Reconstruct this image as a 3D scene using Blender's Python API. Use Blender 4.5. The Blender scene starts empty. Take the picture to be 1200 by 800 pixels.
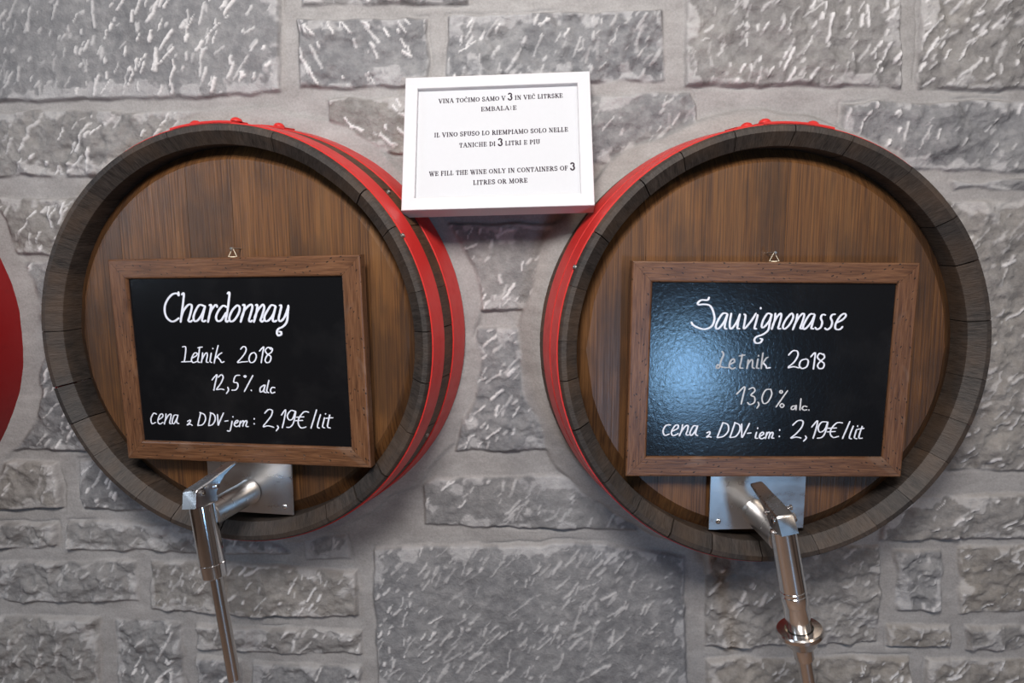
import bpy, math, random
import numpy as np
from mathutils import Matrix, Vector

S = bpy.context.scene
COL = S.collection
R = math.radians

# ------------------------------------------------------------------ camera, light, exposure
cam_d = bpy.data.cameras.new('camera'); cam = bpy.data.objects.new('camera', cam_d); COL.objects.link(cam)
cam_d.sensor_width = 36.0; cam_d.lens = 22.5; cam_d.clip_start = 0.02
CAM = Vector((0.46742, -0.90459, 0.11678)); PITCH, YAW = -0.12508, -0.05318
fw = Vector((math.sin(YAW)*math.cos(PITCH), math.cos(YAW)*math.cos(PITCH), math.sin(PITCH)))
rt = Vector((math.cos(YAW), -math.sin(YAW), 0)); up = rt.cross(fw); rt, up = rt-up*.00095, up+rt*.00095
cam.matrix_world = Matrix((( rt.x, up.x, -fw.x, CAM.x), (rt.y, up.y, -fw.y, CAM.y), (rt.z, up.z, -fw.z, CAM.z), (0, 0, 0, 1)))
S.camera = cam

def area(name, loc, target, size, sy, energy, color):
    l = bpy.data.lights.new(name, 'AREA'); l.shape = 'RECTANGLE'; l.size = size; l.size_y = sy
    l.energy = energy; l.color = color
    o = bpy.data.objects.new(name, l); COL.objects.link(o); o.location = loc
    o.rotation_euler = (Vector(target) - Vector(loc)).to_track_quat('-Z', 'Y').to_euler()
    return o
area('ceiling_lamp_light', (0.34, -1.18, 0.92), (0.42, 0.1, 0.16), 0.50, 0.36, 26, (1.0, 0.965, 0.945))
area('side_lamp_light', (1.7, -1.9, 1.35), (0.6, 0.1, 0.0), 0.35, 0.35, 10, (1.0, 0.84, 0.68))
area('window_light', (1.72, -2.90, -0.60), (0.70, 0.0, -0.05), 0.25, 0.38, 13, (0.32, 0.62, 1.0))
area('left_window_light', (-2.0, -1.35, 0.55), (0.25, 0.1, 0.05), 0.5, 0.9, 10, (0.66, 0.82, 1.0))

w = bpy.data.worlds.new('room_light'); S.world = w; w.use_nodes = True
nt = w.node_tree; bg = nt.nodes['Background']
tc = nt.nodes.new('ShaderNodeTexCoord'); sx = nt.nodes.new('ShaderNodeSeparateXYZ'); cr = nt.nodes.new('ShaderNodeValToRGB')
mp = nt.nodes.new('ShaderNodeMapRange'); mp.inputs[1].default_value = -1; mp.inputs[2].default_value = 1
nt.links.new(tc.outputs['Generated'], sx.inputs[0]); nt.links.new(sx.outputs['Z'], mp.inputs[0]); nt.links.new(mp.outputs[0], cr.inputs[0])
e = cr.color_ramp.elements
e[0].position = 0.30; e[0].color = (0.16, 0.10, 0.07, 1); e[1].position = 0.72; e[1].color = (0.62, 0.565, 0.53, 1)
q = e.new(0.5); q.color = (0.36, 0.31, 0.28, 1)
mv = nt.nodes.new('ShaderNodeMapping'); mv.inputs['Scale'].default_value = (4.5, 4.5, 0.9)
ns_ = nt.nodes.new('ShaderNodeTexNoise'); ns_.inputs['Scale'].default_value = 1.0; ns_.inputs['Detail'].default_value = 3
rp = nt.nodes.new('ShaderNodeValToRGB'); rp.color_ramp.elements[0].position = .36; rp.color_ramp.elements[0].color = (.22, .20, .19, 1); rp.color_ramp.elements[1].position = .66; rp.color_ramp.elements[1].color = (1.9, 1.9, 1.95, 1)
mu = nt.nodes.new('ShaderNodeMix'); mu.data_type = 'RGBA'; mu.blend_type = 'MULTIPLY'; mu.inputs[0].default_value = 1.0
nt.links.new(tc.outputs['Generated'], mv.inputs[0]); nt.links.new(mv.outputs[0], ns_.inputs['Vector']); nt.links.new(ns_.outputs[0], rp.inputs[0])
nt.links.new(cr.outputs[0], mu.inputs[6]); nt.links.new(rp.outputs[0], mu.inputs[7]); nt.links.new(mu.outputs[2], bg.inputs[0]); bg.inputs[1].default_value = 0.21

S.view_settings.view_transform = 'Standard'; S.view_settings.look = 'None'
S.view_settings.gamma = 1.0; S.view_settings.use_curve_mapping = False
S.view_settings.exposure = 0.08
S.cycles.max_bounces = 8

# ------------------------------------------------------------------ helpers
class MB:
    def __init__(s): s.v = []; s.f = []; s.t = []; s.uv = {}; s.cur = 0.5
    def add(s, vs, fs):
        b = len(s.v); s.v += [tuple(p) for p in vs]; s.t += [s.cur]*len(vs)
        s.f += [tuple(i+b for i in f) for f in fs]; return b
    def box(s, x0, x1, y0, y1, z0, z1, M=None, bev=0.0):
        b = min(bev, (x1-x0)/2.01, (y1-y0)/2.01, (z1-z0)/2.01)
        if b <= 0:
            vs = [(x, y, z) for x in (x0, x1) for y in (y0, y1) for z in (z0, z1)]
            fs = [(0,1,3,2),(4,6,7,5),(0,4,5,1),(2,3,7,6),(0,2,6,4),(1,5,7,3)]
        else:                                              # chamfered box
            vs = []; ix = {}
            for i, X in enumerate((x0, x1)):
                for j, Y in enumerate((y0, y1)):
                    for k, Z in enumerate((z0, z1)):
                        sgx, sgy, sgz = (1-2*i)*b, (1-2*j)*b, (1-2*k)*b
                        for a, p in enumerate(((X, Y+sgy, Z+sgz), (X+sgx, Y, Z+sgz), (X+sgx, Y+sgy, Z))):
                            ix[i, j, k, a] = len(vs); vs.append(p)
            fs = []
            for i in (0, 1):
                f = [ix[i,0,0,0], ix[i,1,0,0], ix[i,1,1,0], ix[i,0,1,0]]; fs.append(f if i else f[::-1])
                f = [ix[0,i,0,1], ix[1,i,0,1], ix[1,i,1,1], ix[0,i,1,1]]; fs.append(f[::-1] if i else f)
                f = [ix[0,0,i,2], ix[1,0,i,2], ix[1,1,i,2], ix[0,1,i,2]]; fs.append(f if i else f[::-1])
            for i in (0, 1):
                for j in (0, 1):
                    fs.append([ix[i,j,0,0], ix[i,j,1,0], ix[i,j,1,1], ix[i,j,0,1]])
                    fs.append([ix[i,0,j,0], ix[i,1,j,0], ix[i,1,j,2], ix[i,0,j,2]])
                    fs.append([ix[0,i,j,1], ix[1,i,j,1], ix[1,i,j,2], ix[0,i,j,2]])
                    for k in (0, 1): fs.append([ix[i,j,k,0], ix[i,j,k,1], ix[i,j,k,2]])
        if M is not None: vs = [tuple(M @ Vector(p)) for p in vs]
        s.add(vs, fs)
    def lathe(s, prof, org=(0,0,0), axis=(0,0,1), n=32, a0=0.0, a1=2*math.pi, closed=None):
        """prof: (t along axis, radius) points"""
        ax = Vector(axis).normalized(); u = ax.orthogonal().normalized(); v = ax.cross(u); o = Vector(org)
        full = abs(a1-a0-2*math.pi) < 1e-6; m = n if full else n+1; vs = []
        for i in range(m):
            a = a0+(a1-a0)*i/n; d = u*math.cos(a)+v*math.sin(a)
            for t, r in prof: vs.append(tuple(o+ax*t+d*r))
        k = len(prof); fs = []
        for i in range(n):
            j = (i+1) % m
            for p in range(k-1): fs.append((i*k+p, j*k+p, j*k+p+1, i*k+p+1))
        s.add(vs, fs)
    def disc(s, t, r, org=(0,0,0), axis=(0,0,1), n=32, flip=False):
        ax = Vector(axis).normalized(); u = ax.orthogonal().normalized(); v = ax.cross(u); o = Vector(org)
        vs = [tuple(o+ax*t+(u*math.cos(2*math.pi*i/n)+v*math.sin(2*math.pi*i/n))*r) for i in range(n)]
        s.add(vs, [tuple(range(n))[::-1] if flip else tuple(range(n))])
    def cyl(s, p0, p1, r, n=20, ch=0.0):
        ax = Vector(p1)-Vector(p0); L = ax.length
        pr = [(0, r-ch), (ch, r), (L-ch, r), (L, r-ch)] if ch else [(0, r), (L, r)]
        s.lathe(pr, p0, ax, n); s.disc(0, r-ch, p0, ax, n, True); s.disc(L, r-ch, p0, ax, n)
    def dome(s, c, nrm, r, h, n=14):
        pr = [(h*math.sin(a), r*math.cos(a)) for a in [i*math.pi/2/5 for i in range(6)]]
        pr[-1] = (h, r*0.02); s.lathe(pr, c, nrm, n)
    def tube(s, pts, r, n=8, close=False):
        P = [Vector(p) for p in pts]; k = len(P); rings = []
        for i in range(k):
            t = ((P[(i+1) % k]-P[i-1]) if close else (P[min(i+1, k-1)]-P[max(i-1, 0)])).normalized()
            a = Vector((0, 1, 0)) if abs(t.y) < .9 else Vector((1, 0, 0)); u = t.cross(a).normalized(); v = t.cross(u)
            rings += [tuple(P[i]+(u*math.cos(2*math.pi*j/n)+v*math.sin(2*math.pi*j/n))*r) for j in range(n)]
        fs = []
        for i in range(k if close else k-1):
            b, c = i*n, ((i+1) % k)*n
            for j in range(n): fs.append((b+j, b+(j+1) % n, c+(j+1) % n, c+j))
        if not close: fs += [tuple(range(n)), tuple(range((k-1)*n, k*n))]
        s.add(rings, fs)
    def build(s, name, mat, parent=None, smooth=30, fix=True):
        me = bpy.data.meshes.new(name); me.from_pydata(s.v, [], s.f)
        at = me.attributes.new('tint', 'FLOAT', 'POINT'); at.data.foreach_set('value', s.t)
        if fix:
            import bmesh
            b = bmesh.new(); b.from_mesh(me); bmesh.ops.recalc_face_normals(b, faces=b.faces); b.to_mesh(me); b.free()
        if smooth:
            me.shade_smooth(); me.set_sharp_from_angle(angle=R(smooth))
        me.materials.append(mat)
        o = bpy.data.objects.new(name, me); COL.objects.link(o); o.parent = parent
        return o

def empty(name, loc, rot, label, cat, group=None):
    o = bpy.data.objects.new(name, None); o.empty_display_size = 0.05; COL.objects.link(o)
    o.location = loc; o.rotation_euler = rot; o['label'] = label; o['category'] = cat
    if group: o['group'] = group
    return o

class NT:
    """small node-tree writer"""
    def __init__(s, name):
        s.m = bpy.data.materials.new(name); s.m.use_nodes = True; s.t = s.m.node_tree; s.b = s.t.nodes['Principled BSDF']
    def n(s, typ, ins=None, **kw):
        x = s.t.nodes.new('ShaderNode'+typ)
        for k, v in kw.items(): setattr(x, k, v)
        for k, v in (ins or {}).items():
            if hasattr(v, 'is_output'): s.t.links.new(v, x.inputs[k])
            else: x.inputs[k].default_value = v
        return x
    def math(s, op, a, b=0.0, c=None):
        ins = {0: a, 1: b}
        if c is not None: ins[2] = c
        return s.n('Math', ins, operation=op).outputs[0]
    def obj(s): return s.n('TexCoord').outputs['Object']
    def map(s, vec, sc, loc=(0,0,0)): return s.n('Mapping', {'Vector': vec, 'Scale': sc, 'Location': loc}).outputs[0]
    def noise(s, vec, scale, detail=4, rough=0.55, dist=0.0):
        return s.n('TexNoise', {'Vector': vec, 'Scale': scale, 'Detail': detail, 'Roughness': rough, 'Distortion': dist}).outputs[0]
    def ramp(s, fac, stops):
        x = s.n('ValToRGB', {0: fac}); e = x.color_ramp.elements
        while len(e) < len(stops): e.new(0.5)
        for q, (p, c) in zip(e, stops): q.position = p; q.color = (*c, 1) if len(c) == 3 else c
        return x.outputs[0]
    def mix(s, fac, a, b, mode='MIX'):
        x = s.n('Mix', data_type='RGBA', blend_type=mode)
        for k, v in ((0, fac), (6, a), (7, b)):
            if hasattr(v, 'is_output'): s.t.links.new(v, x.inputs[k])
            else: x.inputs[k].default_value = (*v, 1) if isinstance(v, tuple) and len(v) == 3 else v
        return x.outputs[2]
    def attr(s, name): return s.n('Attribute', attribute_name=name).outputs['Fac']
    def bump(s, h, strength=0.3, dist=0.001): s.set(Normal=s.n('Bump', {'Height': h, 'Strength': strength, 'Distance': dist}).outputs[0])
    def set(s, **kw):
        names = {'Base': 'Base Color', 'Rough': 'Roughness', 'Metal': 'Metallic', 'Spec': 'Specular IOR Level', 'Coat': 'Coat Weight', 'CoatR': 'Coat Roughness', 'Normal': 'Normal', 'Aniso': 'Anisotropic'}
        for k, v in kw.items():
            i = s.b.inputs[names[k]]
            if hasattr(v, 'is_output'): s.t.links.new(v, i)
            else: i.default_value = (*v, 1) if isinstance(v, tuple) else v

# ------------------------------------------------------------------ materials
def mat_wall():
    t = NT('rough_stone_masonry'); o = t.obj()
    st, mk, tn = t.attr('stone'), t.attr('mark'), t.attr('tint')
    n1 = t.noise(o, 9, 6, .62); n2 = t.noise(o, 60, 6, .7); n3 = t.noise(o, 300, 3, .6)
    stone = t.ramp(n1, [(.28, (.140, .138, .142)), (.5, (.215, .211, .212)), (.74, (.310, .301, .292))])
    warm = t.ramp(tn, [(0, (.84, .87, .92)), (.5, (1, 1, 1)), (1, (1.12, 1.02, .88))])
    stone = t.mix(1.0, stone, warm, 'MULTIPLY')
    stone = t.mix(t.math('MULTIPLY', n2, .5), stone, t.ramp(n2, [(.38, (.125, .123, .125)), (.62, (.40, .39, .382))]))
    mort = t.ramp(t.noise(t.map(o, (1, 1, 2.2)), 15, 6, .68), [(.33, (.235, .222, .214)), (.7, (.375, .360, .350))])
    mort = t.mix(.35, mort, t.ramp(n3, [(.3, (.24, .23, .22)), (.7, (.42, .40, .39))]))
    c = t.mix(st, mort, stone)
    c = t.mix(t.math('MULTIPLY', mk, t.math('MULTIPLY_ADD', n2, .8, .62)), c, (.66, .64, .635))
    t.set(Base=c, Rough=.88, Spec=.25)
    h = t.math('ADD', t.math('MULTIPLY', n2, t.math('MULTIPLY_ADD', st, .5, .25)), t.math('MULTIPLY', n3, t.math('MULTIPLY_ADD', st, .14, .10)))
    t.bump(h, .9, .0048)
    return t.m
def mat_head():
    t = NT('varnished_oak_planks'); o = t.obj(); tn = t.attr('tint')
    off = t.n('CombineXYZ', {'X': t.math('MULTIPLY', tn, 3.7), 'Z': t.math('MULTIPLY', tn, 9.1)}).outputs[0]
    v = t.n('VectorMath', {0: o, 1: off}, operation='ADD').outputs[0]
    g1 = t.noise(t.map(v, (34, 20, 2.2)), 1.0, 6, .65, .4); g2 = t.noise(t.map(v, (420, 60, 8)), 1.0, 4, .6)
    big = t.noise(t.map(v, (11, 1, 5)), 1.0, 4)
    c = t.ramp(g1, [(.22, (.034, .014, .006)), (.5, (.108, .045, .017)), (.78, (.215, .103, .038))])
    c = t.mix(.50, c, t.ramp(g2, [(.36, (.028, .012, .005)), (.62, (.205, .095, .034))]))
    c = t.mix(t.math('MULTIPLY', t.ramp(big, [(.47, (0, 0, 0)), (.60, (1, 1, 1))]), .60), c, (.040, .023, .015))
    c = t.mix(1.0, c, t.ramp(tn, [(0, (.82, .82, .84)), (1, (1.12, 1.10, 1.06))]), 'MULTIPLY')
    t.set(Base=c, Rough=t.ramp(g2, [(.3, (.44,)*3), (.7, (.31,)*3)]), Spec=.5)
    t.bump(t.math('ADD', g2, t.math('MULTIPLY', g1, .5)), .35, .0012)
    return t.m
def mat_stave():
    t = NT('smoke_dark_stave_oak'); o = t.obj(); tn = t.attr('tint')
    s = t.n('SeparateXYZ', {0: o})
    ang = t.math('ARCTAN2', s.outputs['Z'], s.outputs['X'])
    rad = t.math('SQRT', t.math('ADD', t.math('POWER', s.outputs['X'], 2), t.math('POWER', s.outputs['Z'], 2)))
    cyl = t.n('CombineXYZ', {'X': t.math('MULTIPLY', ang, 28), 'Y': t.math('MULTIPLY', s.outputs['Y'], 9), 'Z': t.math('MULTIPLY', rad, 20)}).outputs[0]
    g1 = t.noise(cyl, 1.0, 6, .65); g2 = t.noise(cyl, 6, 4, .6); big = t.noise(o, 13, 4)
    c = t.ramp(g1, [(.28, (.013, .0105, .009)), (.52, (.033, .026, .022)), (.76, (.072, .057, .048))])
    c = t.mix(.4, c, t.ramp(g2, [(.38, (.009, .0075, .0065)), (.62, (.066, .055, .048))]))
    c = t.mix(t.math('MULTIPLY', t.ramp(big, [(.45, (0, 0, 0)), (.7, (1, 1, 1))]), .5), c, (.090, .055, .033))
    c = t.mix(1.0, c, t.ramp(tn, [(0, (.72, .72, .74)), (1, (1.25, 1.2, 1.15))]), 'MULTIPLY')
    outer = t.math('GREATER_THAN', rad, .3088)
    c = t.mix(outer, c, t.mix(1.0, c, (1.75, 1.25, .85), 'MULTIPLY'))
    t.set(Base=c, Rough=.58, Spec=.4); t.bump(t.math('ADD', g2, g1), .5, .0014)
    return t.m
def mat_hoop(name, col):
    t = NT(name); o = t.obj(); n = t.noise(o, 40, 5, .6); f = t.noise(o, 350, 3)
    c = t.mix(t.math('MULTIPLY', t.ramp(n, [(.55, (0, 0, 0)), (.8, (1, 1, 1))]), .35), col, tuple(k*.55 for k in col))
    t.set(Base=c, Rough=t.ramp(n, [(.3, (.36,)*3), (.7, (.48,)*3)]), Spec=.35); t.bump(t.math('ADD', n, t.math('MULTIPLY', f, .4)), .25, .0012)
    return t.m
def mat_frame():
    t = NT('distressed_brown_frame_wood'); uv = t.n('UVMap').outputs[0]
    g1 = t.noise(t.map(uv, (10, 130, 1)), 1.0, 5, .65, .3); g2 = t.noise(t.map(uv, (26, 520, 1)), 1.0, 4, .6)
    big = t.noise(uv, 11, 3)
    c = t.ramp(g1, [(.30, (.055, .021, .009)), (.52, (.130, .053, .023)), (.73, (.205, .095, .044))])
    c = t.mix(.4, c, t.ramp(g2, [(.38, (.038, .015, .007)), (.62, (.215, .105, .050))]))
    wear = t.ramp(big, [(.60, (0, 0, 0)), (.78, (1, 1, 1))])
    c = t.mix(t.math('MULTIPLY', wear, .45), c, (.30, .225, .175))
    vo = t.n('TexVoronoi', {'Vector': t.map(uv, (1, 1.25, 1)), 'Scale': 78.0, 'Randomness': 1.0}, feature='F1', voronoi_dimensions='2D')
    pr = t.n('SeparateColor', {0: vo.outputs['Color']}).outputs[0]
    hole = t.math('MULTIPLY', t.math('LESS_THAN', vo.outputs['Distance'], t.math('MULTIPLY_ADD', pr, .09, .03)), t.math('GREATER_THAN', pr, .45))
    c = t.mix(hole, c, (.018, .009, .005))
    t.set(Base=c, Rough=.38, Spec=.5)
    t.bump(t.math('SUBTRACT', t.math('MULTIPLY', t.math('ADD', g2, g1), .4), t.math('MULTIPLY', hole, 2.0)), .45, .0010)
    return t.m
def mat_slate():
    t = NT('black_chalkboard_paint'); o = t.obj(); n = t.noise(o, 170, 4, .6, .6); sm = t.noise(o, 9, 5, .6)
    dust = t.ramp(sm, [(.5, (.0045, .0050, .0062)), (.8, (.013, .013, .014))])
    t.set(Base=dust, Rough=.17, Spec=.5); t.bump(n, .15, .0011)
    return t.m
def plain(name, col, rough=.5, spec=.4, metal=0.0, nscale=60, amt=.12, bump=.1):
    t = NT(name); n = t.noise(t.obj(), nscale, 4)
    t.set(Base=t.mix(n, tuple(k*(1-amt) for k in col), tuple(min(1, k*(1+amt)) for k in col)), Rough=rough, Spec=spec, Metal=metal)
    if bump: t.bump(n, bump, .0006)
    return t.m
def mat_steel(name, col, r0, r1, sc):
    t = NT(name); o = t.obj(); n = t.noise(t.map(o, sc), 1.0, 4, .6); big = t.noise(o, 22, 4)
    t.set(Base=t.mix(big, tuple(k*.82 for k in col), col), Metal=1.0, Rough=t.ramp(n, [(.3, (r0,)*3), (.7, (r1,)*3)])); t.bump(n, .03, .0003)
    return t.m
M_wall, M_head, M_stave = mat_wall(), mat_head(), mat_stave()
M_red = mat_hoop('red_hoop_paint', (.56, .028, .024)); M_red_shaded = mat_hoop('shaded_red_hoop_paint', (.23, .008, .009))  # second red: shade on the third barrel put into its hoop colour
M_frame, M_slate = mat_frame(), mat_slate()
M_chalk = plain('white_chalk_marker', (.74, .76, .84), .8, .1, 0, 400, .10, .2)
M_faint = plain('worn_grey_chalk_marker', (.44, .44, .46), .8, .1, 0, 500, .35, .2)
M_thin = plain('thin_grey_chalk_marker', (.58, .58, .60), .8, .1, 0, 500, .2, .2)
M_white = plain('white_painted_frame', (.600, .590, .605), .42, .35, 0, 80, .02, .05)
M_paper = plain('white_paper', (.570, .575, .592), .75, .1, 0, 200, .02, 0)
M_ink = plain('black_print', (.035, .022, .032), .6, .2, 0, 300, .1, 0)
M_nail = plain('zinc_nail', (.45, .43, .40), .38, .5, 1.0, 200, .2, .1)
M_gold = plain('pale_brass_wire', (.80, .72, .56), .4, .5, 0.0, 200, .1, 0)
M_pol = mat_steel('polished_tap_steel', (.86, .85, .85), .07, .14, (60, 60, 4))
M_tube = mat_steel('drawn_tube_steel', (.70, .66, .63), .16, .26, (260, 260, 5))
M_lever = mat_steel('worn_lever_steel', (.48, .47, .47), .24, .34, (60, 60, 30))
M_satin = mat_steel('satin_pipe_steel', (.66, .65, .64), .26, .36, (40, 200, 40))
M_plate = mat_steel('brushed_plate_steel', (.70, .69, .69), .25, .36, (30, 30, 60))
M_floor = plain('brown_floor_boards', (.36, .235, .165), .45, .4, 0, 4, .3, .1)

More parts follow.
